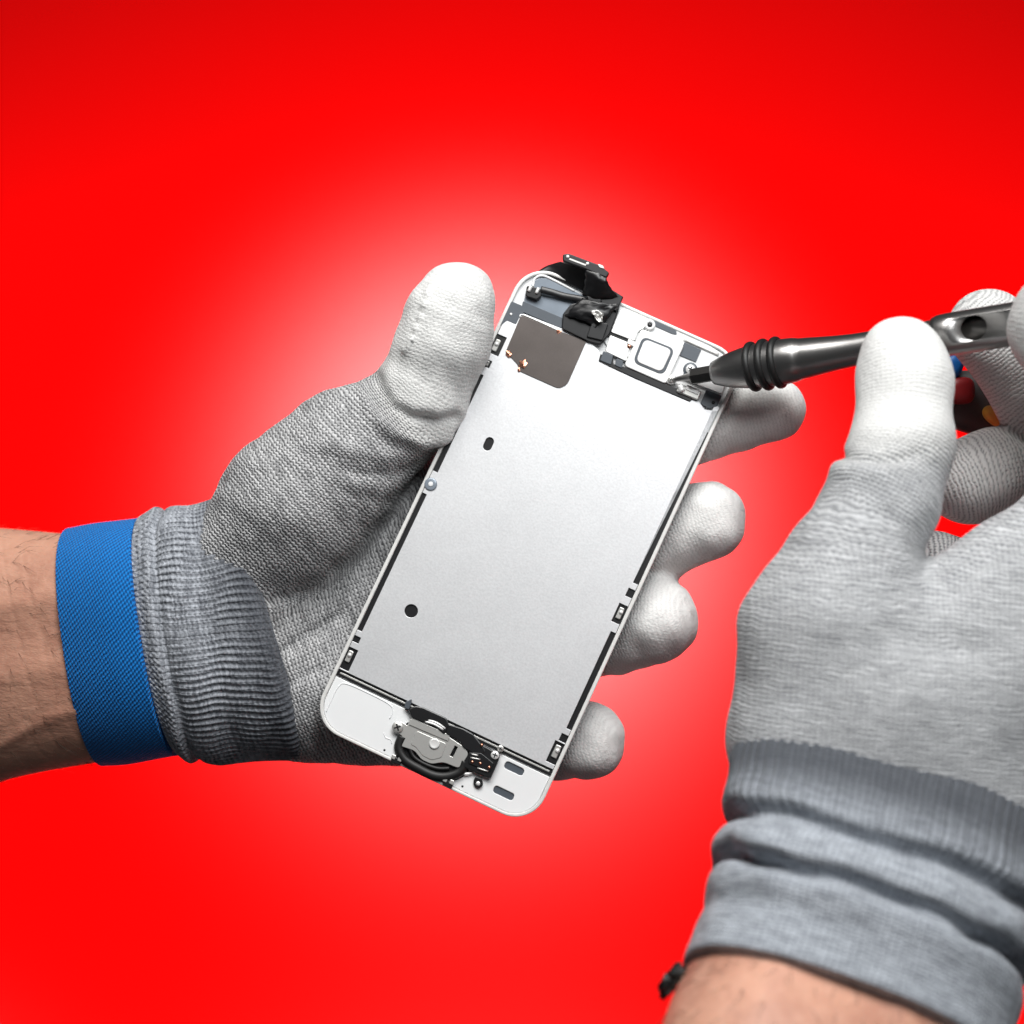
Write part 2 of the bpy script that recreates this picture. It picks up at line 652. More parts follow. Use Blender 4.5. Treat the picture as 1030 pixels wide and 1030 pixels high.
def hairs(arm, n, seed, lean):
    r = np.random.default_rng(seed)
    me = arm.data
    co = np.empty(len(me.vertices) * 3, np.float32)
    no = np.empty(len(me.vertices) * 3, np.float32)
    me.vertices.foreach_get('co', co)
    me.vertex_normals.foreach_get('vector', no)
    co, no = co.reshape(-1, 3), no.reshape(-1, 3)
    if np.mean(((co - co.mean(0)) * no).sum(1)) < 0:
        no = -no
    ok = np.where(no[:, 1] < .25)[0]
    vs_, fs = [], []
    for i in r.choice(ok, n):
        d = np.array(lean) + r.normal(size=3) * .35
        d = d - no[i] * (d @ no[i])
        d /= np.linalg.norm(d)
        ln = r.uniform(.003, .007)
        rad = r.uniform(.00003, .00006)
        p0, p1 = co[i] - no[i] * .0002, co[i] + d * ln * .55 + no[i] * ln * .16
        p2 = co[i] + d * ln + no[i] * ln * .17 + r.normal(size=3) * .0005
        sd = np.cross(d, no[i])
        b = len(vs_)
        for p, k in ((p0, 1.), (p1, .8), (p2, .15)):
            vs_ += [p + sd * rad * k, p - sd * rad * k * .5 + no[i] * rad * k, p - sd * rad * k * .5 - no[i] * rad * k]
        for q in (0, 3):
            for k in range(3):
                fs.append((b + q + k, b + q + (k + 1) % 3, b + q + 3 + (k + 1) % 3, b + q + 3 + k))
    hm = bpy.data.meshes.new('arm_hair')
    hm.from_pydata([tuple(v) for v in vs_], [], fs)
    h = link('arm_hair', hm, M['hair'], arm)
    h['kind'] = 'stuff'


# ------------------------------------------------------------------ left hand
HL_O = P(200, 640, -20)
left = thing('gloved_hand', 'left hand in a coated grey knit glove, fingers curled round the phone screen', 'hand', HL_O)


def build_left():
    B = Body(5.)
    W = lambda x, y, z: P(x, y, z)
    thumb_ax = np.array([.45, .89, 0.])
    palmA = np.array([.94, .34, 0.])
    palmB = np.array([-.34, .94, 0.])
    # palm: metacarpals fanning from the wrist to the knuckles behind the phone
    B.group('palm', 9., [
        (W(262, 585, -22), W(455, 505, -27), 15.0, 14.5),
        (W(262, 620, -21), W(480, 575, -29), 17.0, 15),
        (W(282, 655, -22), W(470, 655, -29), 17.5, 14.5),
        (W(308, 700, -20), W(428, 722, -27), 15.0, 12.6),
        (W(315, 694, -18), W(355, 704, -21), 16.0, 13.5),
        (W(225, 640, -21), W(140, 645, -26), 17, 15),
    ], 'plane', (HL_O, palmA, palmB), coat=.12)
    # ball of the thumb and thumb
    B.group('thumb_ball', 8., [
        (W(255, 562, -14), W(300, 505, -9), 17.0, 17.0),
        (W(300, 505, -8), W(350, 456, -7), 17.2, 14.2),
        (W(350, 456, -7), W(396, 420, -7), 14.2, 11.8),
    ], 'plane', (HL_O, np.array([.74, .67, 0.]), np.array([-.67, .74, 0.])), coat=.12)
    B.group('thumb', 4., [
        (W(396, 428, -8), W(425, 396, -4), 11.8, 11.2),
        (W(425, 396, -4), W(445, 345, 0), 11.2, 10.5),
        (W(445, 345, 0), W(455, 312, 1), 10.4, 9.8),
        (W(455, 312, 1), W(460, 302, 1.5), 9.6, 8.4),
    ], 'bone', coat=.98, kg=3., ref=1)
    def cf(V):
        q = to_px(V)
        return np.clip(.80 + (q[:, 0] - 557.5 - (780 - q[:, 1]) * .4568) / 70, .12, 1.2)

    B.group('index', 4., [
        (W(455, 505, -27), W(560, 455, -20), 11, 9.2), (W(560, 455, -20), W(690, 431, -10.5), 9.2, 8.6), (W(690, 431, -10.5), W(774, 411, -7.5), 8.8, 8.5)], coat=cf, kg=5.)
    B.group('middle', 4., [
        (W(480, 575, -29), W(570, 560, -23), 11, 9.6), (W(570, 562, -23), W(660, 541, -13.5), 9.6, 10.4), (W(660, 541, -13.5), W(712, 523, -7.5), 10.4, 9.5)], coat=cf, kg=3.)
    B.group('ring', 4., [
        (W(470, 655, -29), W(550, 650, -24), 10.5, 10), (W(550, 650, -24), W(618, 629, -14.5), 10, 10.8), (W(618, 629, -14.5), W(656, 623, -9), 11.3, 11.2)], coat=cf, kg=2.5)
    B.group('pinky', 4., [
        (W(428, 722, -27), W(500, 735, -23), 9.5, 9), (W(500, 735, -23), W(552, 745, -15), 9, 8.8), (W(552, 745, -15), W(591, 745, -8.5), 9.2, 9.5)], coat=cf, kg=2.5)
    V, Q = B.mesh(.8)
    att = B.knit(V)
    Nn = B.grad(V.astype(np.float32)).astype(float)
    front = ss(Nn[:, 2], -.1, .35)
    q = to_px(V)
    dsp = .25 * lumps(V, 16, seed=3) + .15 * lumps(V, 6, seed=4)
    # glove folds on the palm
    dsp += crease(V, Nn, [(262, 668), (285, 654), (312, 637), (352, 612)], 4.5, 1.5, front)
    dsp += -crease(V, Nn, [(268, 680), (292, 665), (320, 647), (352, 628)], 8, .8, front)
    dsp += crease(V, Nn, [(272, 700), (300, 683), (330, 668)], 4, .8, front)
    dsp += crease(V, Nn, [(300, 470), (345, 495), (385, 505), (420, 495)], 6, .5, front)
    dsp += crease(V, Nn, [(330, 470), (362, 478), (400, 478), (440, 460)], 5, .6, front)
    dsp += crease(V, Nn, [(255, 610), (290, 600), (320, 592)], 5, .5, front)
    dsp += -crease(V, Nn, [(300, 440), (345, 452), (390, 460), (428, 452)], 9, .7, front)
    # bunched ring of fabric where the thumb leaves the ball
    ring = [(352, 372), (366, 398), (376, 420), (396, 436), (424, 444), (452, 440)]
    fr2 = ss(Nn[:, 2], -.7, -.2)
    d, t, s = px_line_dist(V, ring)
    dsp += 1.9 * ss(t, .06, .3) * np.exp(-(d / 7.0) ** 2) * ss(Nn[:, 2], -.2, .35)
    ring2 = [(372, 368), (382, 392), (392, 408), (412, 420), (440, 424), (458, 420)]
    d, t, s = px_line_dist(V, ring2)
    dsp += -1.7 * np.exp(-(d / 6) ** 2) * ss(Nn[:, 2], -.1, .4)
    # seam ridge down the thumb's side
    d, t, s = px_line_dist(V, [(432, 292), (424, 318), (414, 342), (408, 352)])
    dsp += .45 * np.exp(-(d / 3.2) ** 2) * (1 + .8 * np.sin(t * 40)) * fr2
    V = V + Nn * dsp[:, None]
    me = mesh_np('glove', V, Q, HL_O, att)
    glove = link('glove', me, M['glove'], left)
    # ribbed cuff
    cuff_st = [
        ((144, 521), (183, 757), -23.5, 23.5, (-24, 0)),
        ((160, 514), (196, 765), -23, 25.0, (-22, 0)),
        ((180, 511), (222, 766), -22, 25.0, (-18, 0)),
        ((204, 506), (258, 764), -21, 25.0, (-12, 0)),
        ((228, 500), (300, 764), -20, 24.0, (-5, 0)),
        ((240, 504), (316, 758), -20, 22.0, (-4, 0)),
    ]

    def cd(T, PH, U, Vc):
        r = .27 * np.cos(2 * np.pi * (Vc + .35 * np.sin(U * .3 + PH * 5) + .12 * np.sin(U * .8 + PH * 11)) / 1.75) * ss(T, .22, .36) * (1 - .5 * ss(T, .75, .95))
        r += .18 * np.cos(2 * np.pi * Vc / 1.6) * np.cos(2 * np.pi * U / 1.5) * (1 - ss(T, .2, .3))
        wob = .5 * np.sin(3 * PH + 1) + .3 * np.sin(7 * PH)
        r += -1.0 * gs(T, .27 + .02 * wob, .035) + .55 * gs(T, .20 + .02 * wob, .06) + .5 * gs(T, .40, .08)
        r += -.9 * gs(T, .56 + .02 * np.sin(2 * PH), .07) * ss(np.sin(PH), .0, .8)
        r += -1.6 * (1 - ss(T, 0, .05)) ** 2 - 1.4 * ss(T, .86, 1) + .4 * gs(T, .80, .05)
        r += .35 * np.sin(5 * PH + 3 * T) * np.sin(3 * np.pi * T)
        return r
    cuff = loft('cuff', cuff_st, 170, 640, cd, M['rib'], glove, HL_O, shade_tone=lambda T, PH: .75 * ss(T, .5, .85))  # painted shade and darker knit toward the hand end
    # forearm under the sleeve
    arm_st = [
        ((-190, 524), (-165, 812), -58, 27, (-30, 0)),
        ((-60, 530), (-40, 796), -46, 26, (-28, 0)),
        ((0, 533), (18, 781), -39, 25, (-26, 0)),
        ((72, 537), (100, 766), -31, 23.0, (-25, 0)),
        ((150, 535), (180, 752), -24, 21.5, (-22, 0)),
    ]

    def ad(T, PH, U, Vc):
        r = .35 * np.sin(2 * PH + 4 * T) + .25 * np.sin(5 * PH + 9 * T) * np.cos(4 * T)
        # two tendons and a vein on the near side
        r += .7 * gs(PH, 1.25 + .12 * np.sin(5 * T), .11) + .55 * gs(PH, 1.75 - .1 * T, .10)
        r += .45 * gs(PH, 2.3 + .25 * np.sin(6 * T), .07) - .5 * gs(PH, 1.5, .13)
        # wrist wrinkles
        for c0, k in ((.63, .08), (.70, .07), (.57, .05)):
            r += -k * gs(T, c0 + .07 * (PH - 1.6), .008) * ss(np.sin(PH), .1, .6)
        return r
    arm = loft('forearm', arm_st, 220, 240, ad, M['skin'], left, HL_O)
    hairs(arm, 420, 21, (.9, 0, -.5))


build_left()


def build_band():
    o = P(120, 648, -27)
    st = [
        ((70, 533), (104, 769), -32, 24.8, (-26, 0)),
        ((95, 528), (128, 768), -29, 25.6, (-25, 0)),
        ((120, 525), (156, 763), -26, 25.8, (-24, 0)),
        ((146, 522), (182, 758), -24, 25.4, (-23, 0)),
    ]

    def bd(T, PH, U, Vc):
        r = -2.0 * (1 - ss(T, 0, .05)) - 1.9 * ss(T, .95, 1)
        r += .12 * np.sin(4 * PH + 2) + .1 * np.cos(2 * np.pi * Vc / 1.0) * (gs(T, .05, .03) + gs(T, .95, .03))
        return r + .15
    b = loft('wristband', st, 150, 420, bd, M['band'], None, o)
    b.location = BL(o)
    b['label'] = 'wide blue woven band round the wrist between bare forearm and ribbed cuff'
    b['category'] = 'wristband'


build_band()

# ------------------------------------------------------------------ right hand
HR_O = P(880, 860, 66)
right = thing('gloved_hand', 'right hand in a pale knit glove with folded cuff, gripping the screwdriver', 'hand', HR_O)


def build_right():
    B = Body(5.)
    W = P
    ax = np.array([.1, .99, 0.])
    bx = np.array([.99, -.1, 0.])
    B.group('back', 9., [
        (W(826, 838, 62), W(815, 745, 60), 14.5, 15.4),
        (W(815, 745, 60), W(829, 640, 58), 15.4, 16.4),
        (W(829, 640, 58), W(854, 575, 55), 15.8, 14.2),
        (W(880, 835, 62), W(890, 710, 59), 18.5, 19.0),
        (W(890, 710, 59), W(890, 660, 57), 19.0, 15.0),
        (W(955, 872, 60), W(985, 690, 55), 18.5, 19),
        (W(985, 690, 55), W(1010, 622, 53), 19, 17.2),
        (W(1005, 628, 53), W(1100, 548, 50), 16.6, 17.5),
        (W(1020, 870, 52), W(1120, 620, 42), 15.5, 18),
        (W(1080, 800, 42), W(1160, 690, 34), 13, 16),
        (W(935, 660, 40), W(1030, 650, 35), 12, 14),
    ], 'plane', (HR_O, ax, bx), coat=.2)
    B.group('thumb', 5., [
        (W(850, 580, 55), W(886, 505, 50), 13.6, 11.4),
        (W(886, 505, 50), W(908, 445, 45), 11.2, 10.1),
        (W(908, 445, 45), W(910, 385, 41), 10.0, 9.4),
        (W(910, 385, 41), W(907, 358, 39), 9.4, 9.0)], coat=lambda V: np.clip((500 - to_px(V)[:, 1]) / 80, .2, .92), kg=2.5)
    B.group('index', 4., [
        (W(1100, 548, 50), W(1150, 400, 66), 12.5, 10.5),
        (W(1150, 400, 66), W(1112, 335, 60), 10.8, 11.6),
        (W(1112, 335, 60), W(1076, 328, 50), 11.6, 13.2)], coat=.74, kg=4.)
    B.group('middle', 4., [
        (W(1130, 600, 40), W(1165, 490, 26), 11.5, 9.5),
        (W(1165, 490, 26), W(1048, 405, 16), 9.5, 9.0),
        (W(1048, 405, 16), W(994, 333, 17), 9.4, 9.4)], coat=.74, kg=3.)
    B.group('ring', 4., [
        (W(1150, 660, 34), W(1175, 560, 15), 11, 9.5),
        (W(1175, 560, 15), W(1060, 480, 8), 9.5, 9.4),
        (W(1060, 480, 8), W(1000, 474, 14), 9.0, 9.2), (W(1000, 474, 14), W(974, 484, 14), 9.4, 10.3)], coat=.7, kg=2.)
    B.group('pinky', 4., [
        (W(1170, 720, 28), W(1130, 640, 8), 10, 9),
        (W(1130, 640, 8), W(1030, 600, 8), 9, 9),
        (W(1030, 600, 8), W(942, 570, 14), 9, 8.2)], coat=.5, kg=2.)
    V, Q = B.mesh(.9)
    att = B.knit(V)
    Nn = B.grad(V.astype(np.float32)).astype(float)
    front = ss(Nn[:, 2], -.2, .3)
    fr2 = ss(Nn[:, 2], -.8, -.3)
    dsp = .3 * lumps(V, 22, seed=5) + .12 * lumps(V, 8, seed=6)
    dsp += crease(V, Nn, [(832, 455), (850, 459), (872, 463), (905, 462), (935, 452)], 5, 1.3, fr2)
    dsp += -crease(V, Nn, [(826, 470), (850, 474), (875, 476), (910, 474)], 9, .9, fr2)
    dsp += crease(V, Nn, [(950, 598), (985, 565), (1030, 545)], 9, .9, front)
    dsp += crease(V, Nn, [(880, 625), (940, 650), (1000, 650)], 16, .8, front)
    V = V + Nn * dsp[:, None]
    # nothing of the glove body reaches below the cuff's band of darker knit and painted fold shadow
    me = mesh_np('glove', V, Q, HR_O, att)
    glove = link('glove', me, M['glove_fine'], right)

    cuff_st = [
        ((688, 978), (1004, 1092), 78, 27.0, (14, -46)),
        ((704, 932), (1014, 1046), 74, 27.5, (13, -44)),
        ((717, 886), (1024, 1000), 71, 28.0, (12, -42)),
        ((729, 842), (1036, 950), 67, 28.0, (12, -40)),
        ((734, 800), (1052, 905), 63, 26.0, (10, -38)),
        ((738, 764), (1066, 862), 60, 20.5, (8, -36)),
        ((748, 728), (1080, 830), 58, 13.0, (8, -34)),
    ]

    def cd(T, PH, U, Vc):
        r = .22 * np.cos(2 * np.pi * Vc / 2.3) * ss(T, .45, .65) + .05 * np.cos(2 * np.pi * Vc / 1.7)
        w1 = .016 * np.sin(3 * PH + .5) + .012 * np.sin(5 * PH) + .006 * np.sin(13 * PH + 2)
        w2 = .018 * np.sin(2 * PH + 2) + .010 * np.sin(7 * PH + 1)
        a1 = 1 + .30 * np.sin(2 * PH + 1.2) + .12 * np.sin(9 * PH)
        r += a1 * (-4.2 * gs(T, .36 + w1, .030) + 1.1 * gs(T, .43 + w1, .05))
        r += -3.4 * gs(T, .54 + w2, .036) * (1.25 - .3 * a1) + .8 * gs(T, .62 + w2, .06)
        r += -.9 * gs(T, .20 + w2, .05) * ss(np.cos(PH), -.2, .9) + .25 * np.sin(11 * PH + 14 * T) * np.sin(np.pi * T)
        r += .5 * gs(T, .27, .06)
        r += -2.2 * (1 - ss(T, 0, .035)) ** 2 + .3 * gs(T, .05, .03)
        r += .4 * np.sin(4 * PH + 5 * T) * np.sin(2 * np.pi * T)
        r += -2.4 * ss(T, .9, 1)
        return r + .4
    loft('cuff', cuff_st, 260, 420, cd, M['rib_fine'], glove, HR_O, shade_tone=lambda T, PH: .9 * ss(T, .50, .78),  # dark band: darker knit with the fold's shadow painted in
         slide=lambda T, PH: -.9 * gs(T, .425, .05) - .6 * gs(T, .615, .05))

    arm_st = [
        ((600, 1240), (915, 1390), 112, 27, (14, -48)),
        ((640, 1130), (950, 1260), 97, 26, (14, -46)),
        ((671, 1030), (985, 1150), 86, 25.5, (14, -44)),
        ((698, 965), (1000, 1080), 77, 24.5, (14, -42)),
        ((722, 900), (1012, 1010), 71, 24, (13, -40)),
    ]

    def ad(T, PH, U, Vc):
        return .4 * np.sin(2 * PH + 3 * T) + .3 * np.sin(5 * PH + 8 * T) * np.cos(5 * T) + .6 * gs(PH, 1.2, .15) + .5 * gs(PH, 2.0 + .2 * np.sin(6 * T), .09)
    arm = loft('forearm', arm_st, 160, 200, ad, M['skin'], right, HR_O)
    hairs(arm, 380, 22, (-.3, 0, -.9))


build_right()


def build_strap():
    """The scrap of black strap that shows at the right wrist's edge below the cuff."""
    o = P(674, 994, 80)
    V, Q, att = [], [], []
    bm = bmesh.new()
    pts = [(687, 972, 84), (680, 979, 84), (674, 985, 83), (669, 995, 82), (666, 1002, 81)]
    prev = None
    for i, (x, y, z) in enumerate(pts):
        c = P(x, y, z)
        wd = (.7, 1.3, 1.5, 1.2, .6)[i]
        n1 = np.array([.55, -.5, .2])
        n1 /= np.linalg.norm(n1)
        ring = []
        for k in range(8):
            a = k * math.pi / 4
            p = c + n1 * wd * math.cos(a) * (1 + .25 * (i % 2)) + np.array([.1, .1, 1.]) * 2.6 * math.sin(a) - o
            ring.append(bm.verts.new(BL(p)))
        if prev:
            for k in range(8):
                bm.faces.new((prev[k], prev[(k + 1) % 8], ring[(k + 1) % 8], ring[k]))
        else:
            bm.faces.new(ring[::-1])
        prev = ring
    bm.faces.new(prev)
    bmesh.ops.recalc_face_normals(bm, faces=bm.faces)
    bmesh.ops.subdivide_edges(bm, edges=bm.edges[:], cuts=1, use_grid_fill=True)
    for v in bm.verts:
        v.co += Vector((random.uniform(-1, 1), random.uniform(-1, 1), random.uniform(-1, 1))) * .0006
    me = bpy.data.meshes.new('wrist_strap')
    bm.to_mesh(me)
    bm.free()
    s = link('wrist_strap', me, M['rubber'])
    s.location = BL(o)
    s['label'] = 'frayed scrap of black strap at the bare wrist below the folded cuff'
    s['category'] = 'strap'


build_strap()

# ------------------------------------------------------------------ phone screen assembly
RP = np.array([[0.90508504, 0.42234806, -0.04942859], [-0.41478192, 0.90247044, 0.11620268], [0.09368582, -0.08467123, 0.99199483]])
CP = np.array([4.1378, -6.5155, 2.939])
phone = thing('phone_screen', 'white phone screen assembly seen from behind with a bare steel shield plate', 'phone part')
MB = Matrix(((1, 0, 0), (0, 0, -1), (0, 1, 0)))
phone.matrix_world = Matrix.Translation(BL(CP)) @ (MB @ Matrix([list(r) for r in RP])).to_4x4()


def L(px, py, z=0.):
    """pixel -> phone-local x, y on the local plane z (mm)"""
    o = np.array([0, 0, D])
    d = P(px, py, 0) - o
    n = RP[:, 2]
    t = ((CP + n * z - o) @ n) / (d @ n)
    q = RP.T @ (o + t * d - CP)
    return float(q[0]), float(q[1])


def world_of(lx, ly, lz):
    return RP @ np.array([lx, ly, lz]) + CP


def rr(cx, cy, hw, hh, r, n=8):
    out = []
    for sx, sy, a0 in ((1, 1, 0), (-1, 1, 90), (-1, -1, 180), (1, -1, 270)):
        for k in range(n + 1):
            a = math.radians(a0 + 90 * k / n)
            out.append((cx + sx * (hw - r) + r * math.cos(a), cy + sy * (hh - r) + r * math.sin(a)))
    return out


def round_poly(pts, r, n=4):
    """round the corners of a polygon; r a number or one per corner"""
    out = []
    m = len(pts)
    for i in range(m):
        p = np.array(pts[i])
        a = np.array(pts[i - 1]) - p
        b = np.array(pts[(i + 1) % m]) - p
        la, lb = np.linalg.norm(a), np.linalg.norm(b)
        k = min(r[i] if hasattr(r, '__len__') else r, la * .45, lb * .45)
        if k < .02:
            out.append(tuple(p))
            continue
        p0, p1 = p + a / la * k, p + b / lb * k
        for j in range(n + 1):
            t = j / n
            out.append(tuple((1 - t) ** 2 * p0 + 2 * t * (1 - t) * p + t * t * p1))
    return out


def slab(name, pts, z0, z1, mat, parent=None, bev=.12, holes=(), seg=2):
    """an extruded outline (phone-local mm), optional holes, with a bevelled upper edge"""
    parent = parent or phone
    bm = bmesh.new()
    loops = [pts] + list(holes)
    es = []
    for lp in loops:
        vs_ = [bm.verts.new((x * .001, y * .001, z0 * .001)) for x, y in lp]
        es += [bm.edges.new((vs_[i], vs_[(i + 1) % len(vs_)])) for i in range(len(vs_))]
    bmesh.ops.triangle_fill(bm, use_beauty=True, use_dissolve=False, edges=es)
    fs = bm.faces[:]
    ex = bmesh.ops.extrude_face_region(bm, geom=fs)
    up = [g for g in ex['geom'] if isinstance(g, bmesh.types.BMVert)]
    bmesh.ops.translate(bm, verts=up, vec=(0, 0, (z1 - z0) * .001))
    bmesh.ops.recalc_face_normals(bm, faces=bm.faces)
    if bev:
        zt = z1 * .001
        ed = [e for e in bm.edges if all(abs(v.co.z - zt) < 1e-7 for v in e.verts) and len(e.link_faces) == 2 and abs(e.link_faces[0].normal.z - e.link_faces[1].normal.z) > .5]
        bmesh.ops.bevel(bm, geom=ed, offset=bev * .001, segments=seg, affect='EDGES', profile=.5)
    me = bpy.data.meshes.new(name)
    bm.to_mesh(me)
    bm.free()
    for p in me.polygons:
        p.use_smooth = False
    return link(name, me, mat, parent)


def PL(pts, z=0.):
    return [L(x, y, z) for x, y in pts]


def lathe(name, prof, mat, parent, n=24, at=(0, 0, 0), rot=None, flat=False):
    """profile of (radius, height) mm turned about z"""
    bm = bmesh.new()
    prev = None
    for r, h in prof:
        ring = [bm.verts.new((r * math.cos(2 * math.pi * k / n) * .001, r * math.sin(2 * math.pi * k / n) * .001, h * .001)) for k in range(n)]
        if prev:
            for k in range(n):
                bm.faces.new((prev[k], prev[(k + 1) % n], ring[(k + 1) % n], ring[k]))
        else:
            bm.faces.new(ring[::-1])
        prev = ring
    bm.faces.new(prev)
    me = bpy.data.meshes.new(name)
    bm.to_mesh(me)
    bm.free()
    for p in me.polygons:
        p.use_smooth = (len(p.vertices) == 4) and not flat
    o = link(name, me, mat, parent)
    o.location = Vector(at) * .001
    if rot:
        o.rotation_euler = rot
    return o


def tube(name, pts, r, mat, parent, n=10, sub=6, closed=False, flat=1.0):
    """a bent tube through phone-local mm points"""
    pts = [np.array(p, float) for p in pts]
    m = len(pts)
    path = []
    rng_ = range(m if closed else m - 1)
    for i in rng_:
        p0, p1, p2, p3 = (pts[(i - 1) % m], pts[i], pts[(i + 1) % m], pts[(i + 2) % m]) if closed else (pts[max(i - 1, 0)], pts[i], pts[i + 1], pts[min(i + 2, m - 1)])
        for j in range(sub):
            f = j / sub
            path.append(.5 * (2 * p1 + (p2 - p0) * f + (2 * p0 - 5 * p1 + 4 * p2 - p3) * f ** 2 + (3 * p1 - p0 - 3 * p2 + p3) * f ** 3))
    if not closed:
        path.append(pts[-1])
    bm = bmesh.new()
    rings = []
    q = len(path)
    for i, c in enumerate(path):
        t = (path[(i + 1) % q] - path[i - 1]) if closed or 0 < i < q - 1 else (path[1] - path[0] if i == 0 else path[-1] - path[-2])
        t /= np.linalg.norm(t) + 1e-9
        u = np.array([0, 0, 1.])
        u -= t * (u @ t)
        if np.linalg.norm(u) < .1:
            u = np.array([0, 1., 0]) - t * t[1]
        u /= np.linalg.norm(u)
        s = np.cross(t, u)
        rings.append([bm.verts.new(Vector(c + r * (s * math.cos(a) + flat * u * math.sin(a))) * .001) for a in [2 * math.pi * k / n for k in range(n)]])
    for i in range(q if closed else q - 1):
        a, b = rings[i], rings[(i + 1) % q]
        for k in range(n):
            bm.faces.new((a[k], a[(k + 1) % n], b[(k + 1) % n], b[k]))
    if not closed:
        bm.faces.new(rings[0])
        bm.faces.new(rings[-1])
    bmesh.ops.recalc_face_normals(bm, faces=bm.faces)
    me = bpy.data.meshes.new(name)
    bm.to_mesh(me)
    bm.free()
    smooth(me)
    return link(name, me, mat, parent)


def screw(px, py, z, r, parent=None, mat='bright', ring='slate'):
    x, y = L(px, py, z)
    s = lathe('screw', [(r, -.3), (r, .3), (r * .92, .42), (r * .3, .46), (.02, .46)], M[mat], parent or phone, 20, (x, y, z))
    a0 = random.uniform(0, 1.5)
    for k in (0, 1):
        a = a0 + k * math.pi / 2
        c, sn = math.cos(a), math.sin(a)
        hl, hw = r * .62, r * .14
        pts = [(c * sx * hl - sn * sy * hw, sn * sx * hl + c * sy * hw) for sx, sy in ((-1, -1), (1, -1), (1, 1), (-1, 1))]
        slab('slot', pts, .36, .48 + .004 * k, M['black'], s, bev=0)
    return s


def build_phone():
    hw, hh = 29.3, 61.9
    slab('display_glass', rr(0, 0, hw - .15, hh - .15, 7.7), -3.4, -2.3, M['glass'], bev=0)
    slab('panel', rr(0, 0, hw - .02, hh - .02, 7.7), -2.3, -1.0, M['white'], bev=.1)
    slab('rim', rr(0, 0, hw, hh, 7.7, 10), -2.0, -.1, M['rim'], bev=.28, holes=[rr(0, 0, hw - .95, hh - .8, 6.9, 10)], seg=3)
    # raised white floors at both ends
    yb = [L(339, 681)[1], L(554, 780)[1]]
    yb = sum(yb) / 2
    low = [(hw - 1.0, yb - .2), (-hw + 1.0, yb - .2)]
    arc = [p for p in rr(0, 0, hw - 1.0, hh - .85, 6.8, 10) if p[1] < -hh + 7.6]
    slab('lower_panel', low + arc, -1.0, -.45, M['white'], bev=.15,
         holes=[round_poly(PL([(509.5, 765), (528, 774), (525, 781), (506, 772)]), .9, 5), round_poly(PL([(498, 789.5), (518, 799), (515, 806), (495, 796.5)]), .9, 5)])
    for pp in ([(511, 762), (533, 774), (526, 785), (502, 774)], [(499, 786), (523, 798), (516, 810), (491, 799)]):
        slab('slot_backing', PL(pp), -.98, -.80, M['slate'], bev=0)
    # embossed outline on the lower panel
    em = PL([(328, 716), (333, 705), (341, 690), (349, 688), (370, 697), (391, 708), (395, 715), (392, 723)], -.45)
    tube('embossed_line', [(x, y, -.46) for x, y in em], .16, M['white'], phone, 6, 5)
    em = PL([(386, 737), (388, 742), (393, 744), (394, 748)], -.45)
    tube('embossed_line', [(x, y, -.46) for x, y in em], .14, M['white'], phone, 6, 5)

    # black gasket showing in the notches and gaps round the shield
    yt_l = L(512, 318)[1]
    g = [(-hw + 1.0, yb + .1), (hw - 1.0, yb + .1), (hw - 1.0, 41.5), (-hw + 1.0, 46)]
    slab('gasket', g, -1.0, -.55, M['black'], bev=0)
    # shield plate with notches
    xl, xr = -hw + 1.05, hw - 1.05

    def ly(px, py):
        return L(px, py, -.2)[1]
    left_n = [(ly(361, 634), ly(424, 495), 1.15), (ly(435, 473), ly(481, 375), 1.25), (ly(355, 645), ly(357.5, 639), 1.6), (ly(343, 672), ly(353, 651), 2.3), (ly(484, 367), ly(487, 360), 1.7), (ly(491, 354), ly(499, 335), 2.5)]
    right_n = [(ly(573, 734), ly(619, 637), 1.25), (ly(639, 587), ly(720, 408), 1.35), (ly(567, 747), ly(571, 740), 1.7), (ly(557, 769), ly(567, 748.5), 2.4), (ly(633, 601), ly(637.5, 593.5), 1.7), (ly(620, 627), ly(629, 609), 2.2)]
    yp = yb + 1.75
    out = []
    top_l = L(505, 329, -.2)
    pts = [(xl, yp)]
    pts += [(xr, yp)]
    for y0, y1, dn in sorted(right_n):
        pts += [(xr, y0), (xr - dn, y0), (xr - dn, y1), (xr, y1)]
    pts += [(xr, L(712, 409, -.2)[1] - .0)]
    pts += PL([(709, 412), (703, 404), (690, 401), (668, 391.5), (640, 379), (618, 369), (606, 363), (602, 352), (592, 343), (566, 331), (524, 314.5), (519, 325), (510, 322)], -.2)
    pts += [(xl, L(504, 326, -.2)[1])]
    for y0, y1, dn in sorted(left_n, reverse=True):
        pts += [(xl, y1), (xl + dn, y1), (xl + dn, y0), (xl, y0)]
    # remove degenerate notches (overlap with corners)
    holes = [[(L(413.5, 614.5)[0] + 1.62 * math.cos(a), L(413.5, 614.5)[1] + 1.62 * math.sin(a)) for a in np.linspace(0, 2 * np.pi, 28, endpoint=False)]]
    a, b = np.array(L(490.2, 449)), np.array(L(492.4, 444))
    dv = (b - a) / np.linalg.norm(b - a)
    nv = np.array([-dv[1], dv[0]])
    holes.append([tuple(b + 1.05 * (dv * math.sin(t) - nv * math.cos(t))) for t in np.linspace(0, np.pi, 9)] + [tuple(a - 1.05 * (dv * math.sin(t) - nv * math.cos(t))) for t in np.linspace(0, np.pi, 9)])
    slab('shield_plate', pts, -.55, -.12, M['steel'], bev=.07, holes=holes)
    # the metallic lip under the lower edge
    slab('lower_lip', [(xl + .6, yb + .75), (xr - .6, yb + .75), (xr - .6, yb + 1.15), (xl + .6, yb + 1.15)], -.55, -.40, M['dullsteel'], bev=.05)
    x, y = L(433.3, 487)
    ws = lathe('washer', [(1.55, -.14), (1.55, .12), (1.3, .2), (.02, .2)], M['film'], phone, 24, (x, y, 0))
